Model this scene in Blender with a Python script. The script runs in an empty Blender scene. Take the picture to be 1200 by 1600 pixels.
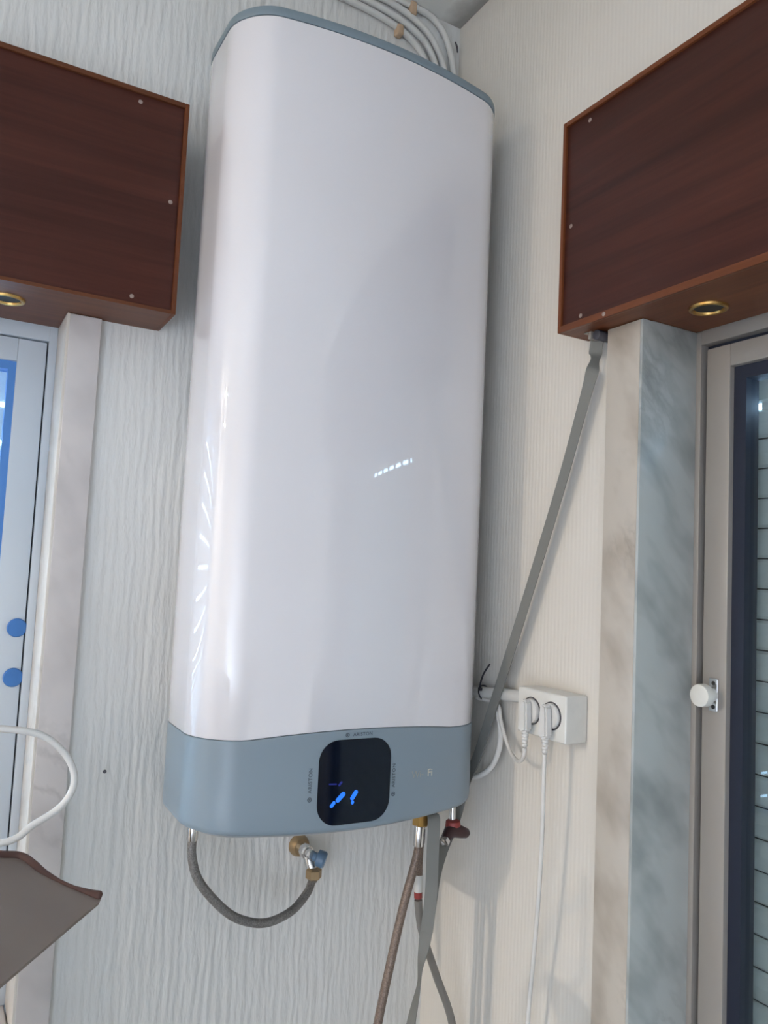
import bpy, bmesh, math, random
from mathutils import Vector, Matrix
random.seed(7)
SC = bpy.context.scene
COL = SC.collection

# ------------------------------------------------------------------ camera
cam_d = bpy.data.cameras.new('camera')
cam = bpy.data.objects.new('camera', cam_d); COL.objects.link(cam)
YAW, PITCH, ROLL, FPX = 0.5154, 0.0767, 0.0464, 1223.3
fwd = Vector((math.sin(YAW)*math.cos(PITCH), math.cos(YAW)*math.cos(PITCH), math.sin(PITCH)))
r0 = Vector((math.cos(YAW), -math.sin(YAW), 0)); u0 = r0.cross(fwd)
rr = r0*math.cos(ROLL)+u0*math.sin(ROLL); uu = u0*math.cos(ROLL)-r0*math.sin(ROLL)
cam.matrix_world = Matrix(((rr.x, uu.x, -fwd.x, -0.8916), (rr.y, uu.y, -fwd.y, -1.3386), (rr.z, uu.z, -fwd.z, 1.5), (0, 0, 0, 1)))
cam_d.sensor_fit = 'VERTICAL'; cam_d.sensor_height = 32; cam_d.lens = 32*FPX/1600; cam_d.clip_start = 0.02
SC.camera = cam

# ------------------------------------------------------------------ world, lights, exposure
w = bpy.data.worlds.new('sky'); SC.world = w; w.use_nodes = True
bg = w.node_tree.nodes['Background']; bg.inputs[0].default_value = (0.50, 0.73, 1.0, 1); bg.inputs[1].default_value = 24.0
SC.view_settings.view_transform = 'Standard'; SC.view_settings.look = 'None'
SC.view_settings.exposure = 0.0; SC.view_settings.gamma = 1.0; SC.view_settings.use_curve_mapping = False
SC.display_settings.display_device = 'sRGB'

def light(name, kind, loc, energy, color, aim=None, **kw):
    d = bpy.data.lights.new(name, kind); d.energy = energy; d.color = color
    for k, v in kw.items(): setattr(d, k, v)
    o = bpy.data.objects.new(name, d); COL.objects.link(o); o.location = loc
    if aim: o.rotation_euler = (Vector(aim)-Vector(loc)).to_track_quat('-Z', 'Y').to_euler()
    return o
# added soft fill, no real lamp: cool light bounced off the pale front wall
light('bounce_fill', 'AREA', (-2.7, -1.75, 0.55), 92, (0.63, 0.757, 1.0), (-2.6, -2.5, .80), shape='RECTANGLE', size=1.6, size_y=.5)
# ceiling spotlights far down the room (flat LED discs): the warm key
light('key_lamp', 'AREA', (-4.75, -0.52, 2.655), 122, (1.0, 0.85, 0.70), (-4.74, -0.52, 0.2), shape='DISK', size=0.10)
light('second_lamp', 'AREA', (-5.9, -0.62, 2.655), 28, (1.0, 0.85, 0.70), (-5.89, -0.62, 0.2), shape='DISK', size=0.10)

# ------------------------------------------------------------------ helpers
WORLD = {}
GROUPS = {'shutter_box': 'wooden shutter boxes over the openings', 'downlight': 'brass downlights under the shutter boxes', 'plug': 'plugs in the double socket', 'connection_hose': 'water hoses under the heater', 'power_cord': 'white cords by the socket', 'conduit_clip': 'tan clips on the ceiling conduits', 'ceiling_spotlight': 'ceiling spotlights down the room'}
def link(name, mesh, parent=None, loc=(0, 0, 0)):
    o = bpy.data.objects.new(name, mesh); COL.objects.link(o)
    WORLD[o.name] = Vector(loc)
    o.location = Vector(loc)
    if parent is not None:
        o.parent = parent; o.location = Vector(loc)-WORLD[parent.name]
    return o
def tag(o, label=None, cat=None, group=None, kind=None):
    if label: o['label'] = label
    if cat: o['category'] = cat
    if group: o['group'] = group
    if kind: o['kind'] = kind
    return o
def thing(name, label, cat, loc, group=None):
    o = link(name, None, None, loc); o.empty_display_size = .02
    return tag(o, label, cat, group or GROUPS.get(name))
def build(name, bm, mat, parent=None, smooth=35, kind=None, label=None):
    vs = [v.co for v in bm.verts]
    lo = Vector([min(v[i] for v in vs) for i in range(3)]); hi = Vector([max(v[i] for v in vs) for i in range(3)])
    c = (lo+hi)/2
    bmesh.ops.recalc_face_normals(bm, faces=bm.faces)
    bmesh.ops.translate(bm, verts=bm.verts, vec=-c)
    me = bpy.data.meshes.new(name); bm.to_mesh(me); bm.free()
    for m in (mat if isinstance(mat, (list, tuple)) else [mat]): me.materials.append(m)
    if smooth:
        for p in me.polygons: p.use_smooth = True
        me.set_sharp_from_angle(angle=math.radians(smooth))
    o = link(name, me, parent, c)
    if kind: o['kind'] = kind
    if label: o['label'] = label
    return o
def BM(): return bmesh.new()
def box(bm, a, b, bev=0.0, seg=2):
    a, b = Vector(a), Vector(b)
    r = bmesh.ops.create_cube(bm, size=1.0)
    for v in r['verts']:
        v.co = Vector([(a[i]+b[i])/2+v.co[i]*(b[i]-a[i]) for i in range(3)])
    if bev:
        es = list({e for v in r['verts'] for e in v.link_edges})
        bmesh.ops.bevel(bm, geom=es, offset=bev, segments=seg, profile=.6, affect='EDGES', clamp_overlap=True)
    return bm
def catmull(pts, n=8):
    pts = [Vector(p) for p in pts]
    P = [pts[0]*2-pts[1]]+pts+[pts[-1]*2-pts[-2]]
    out = []
    for i in range(1, len(P)-2):
        p0, p1, p2, p3 = P[i-1:i+3]
        for k in range(n):
            t = k/n
            out.append(.5*((2*p1)+(p2-p0)*t+(2*p0-5*p1+4*p2-p3)*t*t+(3*p1-p0-3*p2+p3)*t**3))
    out.append(pts[-1]); return out
def tube(bm, pts, r, sides=12, caps=True):
    """r: number or list of radii per point"""
    n = len(pts); pts = [Vector(p) for p in pts]
    R = r if isinstance(r, (list, tuple)) else [r]*n
    up = None; rings = []
    for i, p in enumerate(pts):
        t = (pts[min(i+1, n-1)]-pts[max(i-1, 0)]).normalized()
        if up is None:
            up = t.orthogonal().normalized()
        up = (up-t*up.dot(t)).normalized(); s = t.cross(up)
        rings.append([bm.verts.new(p+(up*math.cos(a)+s*math.sin(a))*R[i]) for a in [2*math.pi*k/sides for k in range(sides)]])
    for i in range(n-1):
        for k in range(sides):
            bm.faces.new((rings[i][k], rings[i][(k+1) % sides], rings[i+1][(k+1) % sides], rings[i+1][k]))
    if caps: bm.faces.new(rings[0][::-1]); bm.faces.new(rings[-1])
    return bm
def cyl(bm, a, b, r, sides=24, r2=None, bev=0.0):
    """cylinder from a to b with optional chamfered ends"""
    a, b = Vector(a), Vector(b); r2 = r if r2 is None else r2; d = (b-a).normalized(); L = (b-a).length
    if bev: return tube(bm, [a, a+d*bev*.3, a+d*bev, b-d*bev, b-d*bev*.3, b], [r-bev, r-bev*.3, r, r2, r2-bev*.3, r2-bev], sides)
    return tube(bm, [a, b], [r, r2], sides)
def lathe(bm, origin, axis, prof, sides=28):
    """prof: list of (distance along axis, radius)"""
    o = Vector(origin); d = Vector(axis).normalized(); u = d.orthogonal().normalized(); v = d.cross(u)
    rings = []
    for h, r in prof:
        rings.append([bm.verts.new(o+d*h+(u*math.cos(a)+v*math.sin(a))*max(r, 1e-5)) for a in [2*math.pi*k/sides for k in range(sides)]])
    for i in range(len(rings)-1):
        for k in range(sides):
            bm.faces.new((rings[i][k], rings[i][(k+1) % sides], rings[i+1][(k+1) % sides], rings[i+1][k]))
    bm.faces.new(rings[0][::-1]); bm.faces.new(rings[-1]); return bm
def ribbon(bm, pts, dirs, width, th):
    """flat webbing: centre points, width directions, width(s), thickness"""
    n = len(pts); secs = []
    for i in range(n):
        t = (pts[min(i+1, n-1)]-pts[max(i-1, 0)]).normalized()
        d = dirs[i]-t*dirs[i].dot(t); d.normalize(); nn = t.cross(d)
        wv = width[i] if isinstance(width, (list, tuple)) else width
        secs.append([bm.verts.new(pts[i]+d*sx*wv/2+nn*sy*th/2) for sx, sy in ((-1, -1), (1, -1), (1, 1), (-1, 1))])
    for i in range(n-1):
        for k in range(4): bm.faces.new((secs[i][k], secs[i][(k+1) % 4], secs[i+1][(k+1) % 4], secs[i+1][k]))
    bm.faces.new(secs[0][::-1]); bm.faces.new(secs[-1]); return bm
def prism(bm, poly, axis, a, b):
    """extrude a 2D polygon along an axis: axis 'x': poly=(y,z); 'y': (x,z); 'z': (x,y)"""
    def P(q, h): return {'x': (h, q[0], q[1]), 'y': (q[0], h, q[1]), 'z': (q[0], q[1], h)}[axis]
    A = [bm.verts.new(P(q, a)) for q in poly]; B = [bm.verts.new(P(q, b)) for q in poly]; n = len(poly)
    bm.faces.new(A); bm.faces.new(B[::-1])
    for i in range(n): bm.faces.new((A[i], B[i], B[(i+1) % n], A[(i+1) % n]))
    return bm

# ------------------------------------------------------------------ materials
class NT:
    def __init__(s, name):
        s.m = bpy.data.materials.new(name); s.m.use_nodes = True; s.t = s.m.node_tree
        s.b = s.t.nodes['Principled BSDF']
    def n(s, typ, **kw):
        x = s.t.nodes.new(typ)
        for k, v in kw.items():
            if k in x.inputs: x.inputs[k].default_value = v
            else: setattr(x, k, v)
        return x
    def l(s, a, b): s.t.links.new(a, b)
    def coords(s, scale=(1, 1, 1), rot=(0, 0, 0)):
        tc = s.n('ShaderNodeTexCoord'); mp = s.n('ShaderNodeMapping')
        mp.inputs['Scale'].default_value = scale; mp.inputs['Rotation'].default_value = rot
        s.l(tc.outputs['Object'], mp.inputs['Vector']); return mp.outputs[0]
    def ramp(s, fac, stops):
        r = s.n('ShaderNodeValToRGB'); e = r.color_ramp.elements
        while len(e) < len(stops): e.new(.5)
        for el, (p, c) in zip(e, stops): el.position = p; el.color = (*c, 1)
        s.l(fac, r.inputs[0]); return r.outputs[0]
    def mix(s, fac, a, b, mode='MIX'):
        x = s.n('ShaderNodeMix', data_type='RGBA', blend_type=mode)
        if hasattr(fac, 'links'): s.l(fac, x.inputs[0])
        else: x.inputs[0].default_value = fac
        for i, c in ((6, a), (7, b)):
            if hasattr(c, 'links'): s.l(c, x.inputs[i])
            else: x.inputs[i].default_value = (*c, 1)
        return x.outputs[2]
    def bump(s, h, strength=.3, dist=.002):
        b = s.n('ShaderNodeBump'); b.inputs['Strength'].default_value = strength; b.inputs['Distance'].default_value = dist
        s.l(h, b.inputs['Height']); s.l(b.outputs[0], s.b.inputs['Normal'])
    def set(s, **kw):
        for k, v in kw.items():
            k = k.replace('_', ' ')
            if k in s.b.inputs: s.b.inputs[k].default_value = (*v, 1) if isinstance(v, tuple) and len(v) == 3 else v
        return s
def plain(name, col, rough=.5, metal=0., **kw):
    t = NT(name); t.set(Base_Color=col, Roughness=rough, Metallic=metal, **kw); 
    nz = t.n('ShaderNodeTexNoise', Scale=60.0, Detail=3.0); t.l(t.coords(), nz.inputs['Vector'])
    c = t.mix(nz.outputs['Fac'], tuple(x*.93 for x in col), tuple(min(1, x*1.05) for x in col))
    t.l(c, t.b.inputs['Base Color']); return t.m
def wall_mat(name, col, period, wav, rough_amt, dist, sine):
    """painted plaster combed into vertical ridges; period in metres"""
    t = NT(name); t.set(Roughness=.62)
    tc = t.n('ShaderNodeTexCoord'); sx = t.n('ShaderNodeSeparateXYZ'); t.l(tc.outputs['Object'], sx.inputs[0])
    s = t.n('ShaderNodeMath', operation='ADD'); t.l(sx.outputs[0], s.inputs[0]); t.l(sx.outputs[1], s.inputs[1])
    cb = t.n('ShaderNodeCombineXYZ'); t.l(s.outputs[0], cb.inputs[0]); t.l(sx.outputs[2], cb.inputs[2])
    # wandering of the ridges
    m1 = t.n('ShaderNodeMapping'); m1.inputs['Scale'].default_value = (22, 1, 9); t.l(cb.outputs[0], m1.inputs[0])
    n1 = t.n('ShaderNodeTexNoise', Scale=1.0, Detail=3.0); t.l(m1.outputs[0], n1.inputs['Vector'])
    off = t.n('ShaderNodeMath', operation='MULTIPLY_ADD'); t.l(n1.outputs['Fac'], off.inputs[0]); off.inputs[1].default_value = wav; t.l(s.outputs[0], off.inputs[2])
    ph = t.n('ShaderNodeMath', operation='MULTIPLY'); t.l(off.outputs[0], ph.inputs[0]); ph.inputs[1].default_value = 2*math.pi/period
    sn = t.n('ShaderNodeMath', operation='SINE'); t.l(ph.outputs[0], sn.inputs[0])
    # long drips: noise stretched vertically
    m2 = t.n('ShaderNodeMapping'); m2.inputs['Scale'].default_value = (62, 1, 10); t.l(cb.outputs[0], m2.inputs[0])
    n2 = t.n('ShaderNodeTexNoise', Scale=1.0, Detail=2.0, Roughness=.5); t.l(m2.outputs[0], n2.inputs['Vector'])
    m4 = t.n('ShaderNodeMapping'); m4.inputs['Scale'].default_value = (150, 1, 42); t.l(cb.outputs[0], m4.inputs[0])
    n4 = t.n('ShaderNodeTexNoise', Scale=1.0, Detail=2.0); t.l(m4.outputs[0], n4.inputs['Vector'])
    h0 = t.n('ShaderNodeMath', operation='MULTIPLY_ADD'); t.l(n4.outputs['Fac'], h0.inputs[0]); h0.inputs[1].default_value = rough_amt*.45
    h = t.n('ShaderNodeMath', operation='MULTIPLY_ADD'); t.l(n2.outputs['Fac'], h.inputs[0]); h.inputs[1].default_value = rough_amt
    h2 = t.n('ShaderNodeMath', operation='MULTIPLY'); t.l(sn.outputs[0], h2.inputs[0]); h2.inputs[1].default_value = sine
    t.l(h2.outputs[0], h0.inputs[2]); t.l(h0.outputs[0], h.inputs[2])
    t.bump(h.outputs[0], 1.0, dist)
    n3 = t.n('ShaderNodeTexNoise', Scale=3.0, Detail=4.0); t.l(tc.outputs['Object'], n3.inputs['Vector'])
    t.l(t.mix(n3.outputs['Fac'], tuple(c*.95 for c in col), tuple(min(1, c*1.03) for c in col)), t.b.inputs['Base Color'])
    return t.m
M = {}
M['wall_back'] = wall_mat('combed_plaster', (.74, .745, .72), .0150, .030, 3.0, .0010, .28)
M['wall_right'] = wall_mat('fine_combed_plaster', (.735, .705, .645), .0085, .004, 1.0, .00028, .35)
M['wall_plain'] = plain('plain_paint', (.70, .69, .66), .7)
M['floor'] = plain('floor_tile', (.30, .285, .265), .4)
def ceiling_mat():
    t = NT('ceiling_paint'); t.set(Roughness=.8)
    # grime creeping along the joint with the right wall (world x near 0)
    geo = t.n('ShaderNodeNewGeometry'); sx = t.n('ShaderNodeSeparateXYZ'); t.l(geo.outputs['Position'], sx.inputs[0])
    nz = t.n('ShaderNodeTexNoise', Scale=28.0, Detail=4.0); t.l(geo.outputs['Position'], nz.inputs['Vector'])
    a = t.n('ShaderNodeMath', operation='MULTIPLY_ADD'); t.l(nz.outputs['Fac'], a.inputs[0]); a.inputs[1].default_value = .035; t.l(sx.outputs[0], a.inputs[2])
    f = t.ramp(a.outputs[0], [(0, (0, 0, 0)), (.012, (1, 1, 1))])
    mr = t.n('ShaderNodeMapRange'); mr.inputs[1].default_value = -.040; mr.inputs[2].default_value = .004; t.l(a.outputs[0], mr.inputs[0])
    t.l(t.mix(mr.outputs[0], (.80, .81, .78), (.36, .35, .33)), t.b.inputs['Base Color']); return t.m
M['ceiling'] = ceiling_mat()
def wood_mat(name, dark, light, axis, rough=.38):
    """grain running along the given axis"""
    t = NT(name); t.set(Roughness=rough, Specular_IOR_Level=.25)
    sc = {'x': (1.2, 30, 30), 'y': (30, 1.2, 30), 'z': (30, 30, 1.2)}[axis]
    v = t.coords(sc)
    n1 = t.n('ShaderNodeTexNoise', Scale=1.0, Detail=5.0, Roughness=.6, Distortion=.6); t.l(v, n1.inputs['Vector'])
    v2 = t.coords(tuple(x*5 for x in sc))
    n2 = t.n('ShaderNodeTexNoise', Scale=1.0, Detail=3.0); t.l(v2, n2.inputs['Vector'])
    c = t.ramp(n1.outputs['Fac'], [(.3, dark), (.7, light)])
    c2 = t.mix(n2.outputs['Fac'], (.72, .72, .72), (1.15, 1.15, 1.15))
    t.l(t.mix(1.0, c, c2, 'MULTIPLY'), t.b.inputs['Base Color']); t.bump(n2.outputs['Fac'], .15, .0006); return t.m
M['wood_y'] = wood_mat('mahogany_panel_right', (.040, .0125, .009), (.080, .024, .016), 'y')
M['wood_x'] = wood_mat('mahogany_panel_left', (.050, .015, .011), (.095, .029, .020), 'x')
M['lip_y'] = wood_mat('mahogany_lipping_right', (.125, .037, .014), (.20, .064, .024), 'y')
M['lip_x'] = wood_mat('mahogany_lipping_left', (.115, .038, .016), (.18, .062, .026), 'x')
M['lip_z'] = wood_mat('mahogany_lipping_upright', (.115, .034, .012), (.19, .058, .021), 'z')
def marble_mat(name, base, vein, scale=1.0, stretch=(9, 9, 4.5), rot=(.6, .3, .1)):
    """soft clouds drawn out along slanting bands, with a few smoky veins"""
    t = NT(name); t.set(Roughness=.28)
    v = t.coords((1, 1, 1), rot)
    mp = t.n('ShaderNodeMapping'); mp.inputs['Scale'].default_value = stretch; t.l(v, mp.inputs[0])
    n0 = t.n('ShaderNodeTexNoise', Scale=1.0*scale, Detail=3.0, Roughness=.5, Distortion=.12); t.l(mp.outputs[0], n0.inputs['Vector'])
    c = t.ramp(n0.outputs['Fac'], [(.30, vein), (.55, base), (.80, tuple(min(1, x*1.05) for x in base))])
    n1 = t.n('ShaderNodeTexNoise', Scale=1.7*scale, Detail=4.0, Roughness=.55, Distortion=.15); t.l(mp.outputs[0], n1.inputs['Vector'])
    a = t.n('ShaderNodeMath', operation='SUBTRACT'); t.l(n1.outputs['Fac'], a.inputs[0]); a.inputs[1].default_value = .5
    b = t.n('ShaderNodeMath', operation='ABSOLUTE'); t.l(a.outputs[0], b.inputs[0])
    f = t.ramp(b.outputs[0], [(0, (1, 1, 1)), (.07, (0, 0, 0))])
    n2 = t.n('ShaderNodeTexNoise', Scale=4.0, Detail=2.0); t.l(v, n2.inputs['Vector'])
    k = t.ramp(n2.outputs['Fac'], [(.54, (0, 0, 0)), (.74, (.55, .55, .55))])
    g = t.n('ShaderNodeMath', operation='MULTIPLY'); t.l(f, g.inputs[0]); t.l(k, g.inputs[1])
    t.l(t.mix(g.outputs[0], c, tuple(x*.62 for x in vein)), t.b.inputs['Base Color']); return t.m
M['marble_grey'] = marble_mat('grey_veined_marble', (.465, .495, .485), (.275, .30, .295), 1.0, (16, 16, 7), (0, .75, 0))
M['marble_warm'] = marble_mat('cream_veined_marble', (.53, .485, .42), (.40, .35, .29), 1.3, (14, 14, 9), (.5, 0, 0))
M['marble_left'] = marble_mat('pale_marble', (.66, .625, .61), (.54, .51, .50), 1.0, (10, 10, 6), (0, .6, 0))
M['marble_lit'] = marble_mat('lamplit_marble', (.80, .75, .68), (.70, .65, .58), 1.0, (10, 10, 6), (0, .6, 0))  # lamplight on the window reveal put into a brighter cream
M['enamel'] = NT('white_enamel').set(Base_Color=(.80, .79, .82), Roughness=.03, Specular_IOR_Level=.5, Coat_Weight=.6, Coat_Roughness=.02).m
M['grey_plastic'] = NT('blue_grey_plastic').set(Base_Color=(.25, .315, .365), Roughness=.36).m
M['cap_plastic'] = NT('cap_blue_grey_plastic').set(Base_Color=(.20, .26, .30), Roughness=.45).m
M['tray_plastic'] = plain('pale_grey_plastic', (.42, .43, .43), .5)
M['display'] = NT('black_glass').set(Base_Color=(.004, .007, .016), Roughness=.06, Specular_IOR_Level=.35).m
M['print'] = NT('dark_print').set(Base_Color=(.07, .09, .11), Roughness=.5).m
M['print_light'] = NT('ivory_print').set(Base_Color=(.62, .60, .50), Roughness=.5).m
M['print_ochre'] = NT('faded_print').set(Base_Color=(.34, .35, .33), Roughness=.5).m
def emit(name, col, st):
    t = NT(name); t.set(Base_Color=(0, 0, 0)); t.b.inputs['Emission Color'].default_value = (*col, 1); t.b.inputs['Emission Strength'].default_value = st; return t.m
M['led'] = emit('blue_led', (.015, .17, 1.0), 1.35)
M['led_dim'] = emit('dim_blue_led', (.02, .05, .8), .22)
M['lamp_glow'] = emit('lamp_glow', (1.0, .86, .66), 60)
M['brass'] = NT('brass').set(Base_Color=(.58, .36, .12), Metallic=1.0, Roughness=.28).m
M['old_brass'] = NT('aged_brass').set(Base_Color=(.40, .29, .17), Metallic=.8, Roughness=.45).m
M['chrome'] = NT('chrome').set(Base_Color=(.72, .72, .72), Metallic=1.0, Roughness=.16).m
M['dark_recess'] = plain('dark_recess', (.025, .024, .022), .6)
def braid(name, col, metal=.55):
    t = NT(name); t.set(Roughness=.42, Metallic=metal)
    v = t.n('ShaderNodeTexVoronoi', Scale=420.0); t.l(t.coords(), v.inputs['Vector'])
    t.l(t.mix(v.outputs['Distance'], tuple(c*1.25 for c in col), tuple(c*.55 for c in col)), t.b.inputs['Base Color']); t.bump(v.outputs['Distance'], .6, .0008); return t.m
M['braid'] = braid('grey_braid', (.24, .23, .22), .25)
M['braid_brown'] = braid('brown_braid', (.24, .18, .145), .3)
M['hose_grey'] = plain('grey_hose', (.21, .20, .185), .45)
M['white_plastic'] = plain('white_plastic', (.74, .74, .70), .38)
M['plug_plastic'] = plain('plug_white_plastic', (.70, .70, .68), .4)
M['cable_white'] = plain('white_cable', (.72, .71, .68), .42)
M['conduit'] = plain('white_conduit', (.68, .685, .66), .45)
M['clip'] = plain('tan_clip', (.55, .40, .27), .7)
def webbing():
    t = NT('grey_webbing'); t.set(Roughness=.8)
    wv = t.n('ShaderNodeTexWave', Scale=420.0, Distortion=.3, bands_direction='Z'); t.l(t.coords(), wv.inputs['Vector'])
    t.l(t.mix(wv.outputs['Fac'], (.175, .178, .168), (.255, .26, .245)), t.b.inputs['Base Color']); t.bump(wv.outputs['Fac'], .3, .0004); return t.m
M['webbing'] = webbing()
M['black_plastic'] = plain('black_plastic', (.018, .018, .028), .4)
M['dark_grey_plastic'] = plain('dark_grey_plastic', (.06, .06, .075), .5)
M['red_plastic'] = plain('red_plastic', (.30, .045, .04), .45)
M['maroon'] = plain('dark_maroon_plastic', (.048, .018, .020), .4)
M['blue_cap'] = plain('blue_plastic', (.05, .19, .52), .45)
M['blue_valve'] = plain('steel_blue_plastic', (.13, .22, .34), .3)
M['alu'] = NT('warm_grey_aluminium').set(Base_Color=(.37, .35, .325), Metallic=.25, Roughness=.42).m
M['alu_left'] = NT('glare_tinted_aluminium').set(Base_Color=(.60, .67, .74), Metallic=.0, Roughness=.4).m  # bluish daylight glare on the left frame put into its colour
M['gasket'] = NT('navy_gasket').set(Base_Color=(.008, .014, .034), Roughness=.55).m
M['gasket_glare'] = NT('glare_blue_gasket').set(Base_Color=(.09, .27, .66), Roughness=.5).m  # blue daylight glare on the left gasket painted in
M['slat'] = plain('pale_shutter_slat', (.62, .63, .60), .45)
M['slat_left'] = plain('pale_shutter_slat_left', (.66, .70, .74), .45)
def glass():
    t = NT('window_glass'); nt = t.t
    tr = t.n('ShaderNodeBsdfTransparent'); tr.inputs[0].default_value = (.90, .95, .96, 1)
    gl = t.n('ShaderNodeBsdfGlossy'); gl.inputs['Roughness'].default_value = .01
    fr = t.n('ShaderNodeFresnel'); fr.inputs[0].default_value = 1.5
    geo = t.n('ShaderNodeNewGeometry')                # thin pane: only the outer side of each face reflects
    inv = t.n('ShaderNodeMath', operation='SUBTRACT'); inv.inputs[0].default_value = 1.0; t.l(geo.outputs['Backfacing'], inv.inputs[1])
    fm = t.n('ShaderNodeMath', operation='MULTIPLY'); t.l(fr.outputs[0], fm.inputs[0]); t.l(inv.outputs[0], fm.inputs[1])
    mx = t.n('ShaderNodeMixShader'); t.l(fm.outputs[0], mx.inputs[0]); t.l(tr.outputs[0], mx.inputs[1]); t.l(gl.outputs[0], mx.inputs[2])
    t.l(mx.outputs[0], nt.nodes['Material Output'].inputs['Surface']); return t.m
M['glass'] = glass()
def card():
    t = NT('brown_cardboard'); t.set(Roughness=.7)
    n1 = t.n('ShaderNodeTexNoise', Scale=7.0, Detail=3.0); t.l(t.coords(), n1.inputs['Vector'])
    t.l(t.mix(n1.outputs['Fac'], (.19, .145, .125), (.31, .255, .22)), t.b.inputs['Base Color']); return t.m
M['card'] = card()
M['card_edge'] = plain('dark_cardboard_edge', (.115, .06, .05), .7)
M['screw'] = plain('pale_screw_head', (.33, .26, .23), .45, .2)

# ------------------------------------------------------------------ room shell
ZC = 2.675
RX0, RY0 = -6.6, -2.5          # far left and front limits of the room
OL = (-2.22, -0.735, 0.745, 1.895)    # left window opening in the back wall: x0,x1,z0,z1
OR_ = (-1.66, -0.540, 0.0, 1.895)     # door opening in the right wall: y0,y1,z0,z1
bm = BM()
for a, b in (((RX0, 0, 0), (OL[0], .21, ZC)), ((OL[1], 0, 0), (.21, .21, ZC)), ((OL[0], 0, 0), (OL[1], .21, OL[2])), ((OL[0], 0, OL[3]), (OL[1], .21, ZC))): box(bm, a, b)
tag(build('wall_back', bm, M['wall_back'], smooth=0), kind='structure')
bm = BM()
for a, b in (((0, RY0, 0), (.21, OR_[0], ZC)), ((0, OR_[1], 0), (.21, 0, ZC)), ((0, OR_[0], OR_[3]), (.21, OR_[1], ZC))): box(bm, a, b)
tag(build('wall_right', bm, M['wall_right'], smooth=0), kind='structure')
bm = BM(); box(bm, (RX0-.2, RY0-.2, 0), (RX0, .26, ZC)); tag(build('wall_left', bm, M['wall_plain'], smooth=0), kind='structure')
bm = BM()
box(bm, (RX0, RY0-.2, 0), (.26, RY0, ZC))
tag(build('wall_front', bm, M['wall_plain'], smooth=0), kind='structure')
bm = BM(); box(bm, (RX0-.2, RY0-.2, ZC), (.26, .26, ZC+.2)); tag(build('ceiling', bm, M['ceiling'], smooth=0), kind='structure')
bm = BM(); box(bm, (RX0-.2, RY0-.2, -.2), (.26, .26, 0)); tag(build('floor', bm, M['floor'], smooth=0), kind='structure')

# marble surrounds
bm = BM(); box(bm, (-.022, -.540, 0), (0, -.4755, 1.888), .0015)
t1 = tag(build('trim_1', bm, M['marble_warm']), kind='structure')       # slab face on the right wall
bm = BM(); box(bm, (-.0215, -.5445, 0), (.098, -.5395, 1.888), .001)
build('reveal_slab', bm, M['marble_grey'], t1, label='grey veined marble slab lining the door reveal')
bm = BM(); box(bm, (-.736, -.012, 0.70), (-.686, 0, 1.892), .003, 3)
t2 = tag(build('trim_2', bm, M['marble_left']), kind='structure')
bm = BM(); box(bm, (-.7395, -.0115, .776), (-.735, .098, 1.892), .001)
build('reveal_slab', bm, M['marble_lit'], t2, label='marble slab lining the window reveal, coloured as if lamplit')
bm = BM(); box(bm, (-2.219, -.020, .7455), (-.7395, .13, .775), .006, 3)
tag(build('trim_3', bm, M['marble_left']), kind='structure')            # sill of the left window

# ------------------------------------------------------------------ door in the right wall (aluminium, glazed, shutter behind)
D = link('door_1', None, None, (.1, -1.0, 0)); tag(D, kind='structure')
bm = BM()                                        # fixed frame
box(bm, (.096, -.553, .0), (.150, -.5405, 1.888), .001); box(bm, (.096, -1.66, .0), (.150, -1.645, 1.888), .001); box(bm, (.096, -1.645, 1.8675), (.150, -.553, 1.894), .001)
build('door_frame', bm, M['alu'], D)
bm = BM()                                        # dark joint between frame and leaf
box(bm, (.112, -.5605, .0), (.150, -.553, 1.8675)); box(bm, (.112, -1.645, 1.8595), (.150, -.5605, 1.8675))
build('joint_gasket', bm, M['gasket'], D, smooth=0)
bm = BM()                                        # leaf
box(bm, (.100, -.6005, .02), (.140, -.5605, 1.8595), .0015); box(bm, (.100, -1.645, .02), (.140, -1.605, 1.8595), .0015)
box(bm, (.100, -1.605, 1.826), (.140, -.6005, 1.8595), .0015); box(bm, (.100, -1.605, .02), (.140, -.6005, .12), .0015)
leaf = build('door_leaf', bm, M['alu'], D)
bm = BM()
box(bm, (.110, -.6205, .12), (.139, -.6005, 1.826)); box(bm, (.110, -1.605, .12), (.139, -1.585, 1.826)); box(bm, (.110, -1.585, 1.806), (.139, -.6205, 1.826)); box(bm, (.110, -1.585, .12), (.139, -.6205, .14))
build('glazing_gasket', bm, M['gasket'], leaf, smooth=0)
bm = BM(); box(bm, (.120, -1.584, .141), (.124, -.6215, 1.805)); build('glass_pane', bm, M['glass'], leaf, smooth=0)
# latch: plate with two screw holes and a round white button standing off it
bm = BM(); box(bm, (.0955, -.5895, 1.3215), (.100, -.5745, 1.3695), .0035, 3); plate = build('latch_plate', bm, M['chrome'], D, label='small chrome plate of the round latch knob')
bm = BM()
for z in (1.3285, 1.3625): cyl(bm, (.0950, -.583, z), (.0956, -.583, z), .0030, 14)
build('screw', bm, M['dark_recess'], plate)
bm = BM(); lathe(bm, (.0957, -.581, 1.3455), (-1, 0, 0), [(0, .0095), (.014, .0085), (.0145, .0150), (.016, .0163), (.026, .0163), (.0285, .0155), (.0295, .013), (.0297, .0)], 32)
build('latch_knob', bm, M['white_plastic'], D, label='round white latch knob')
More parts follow.
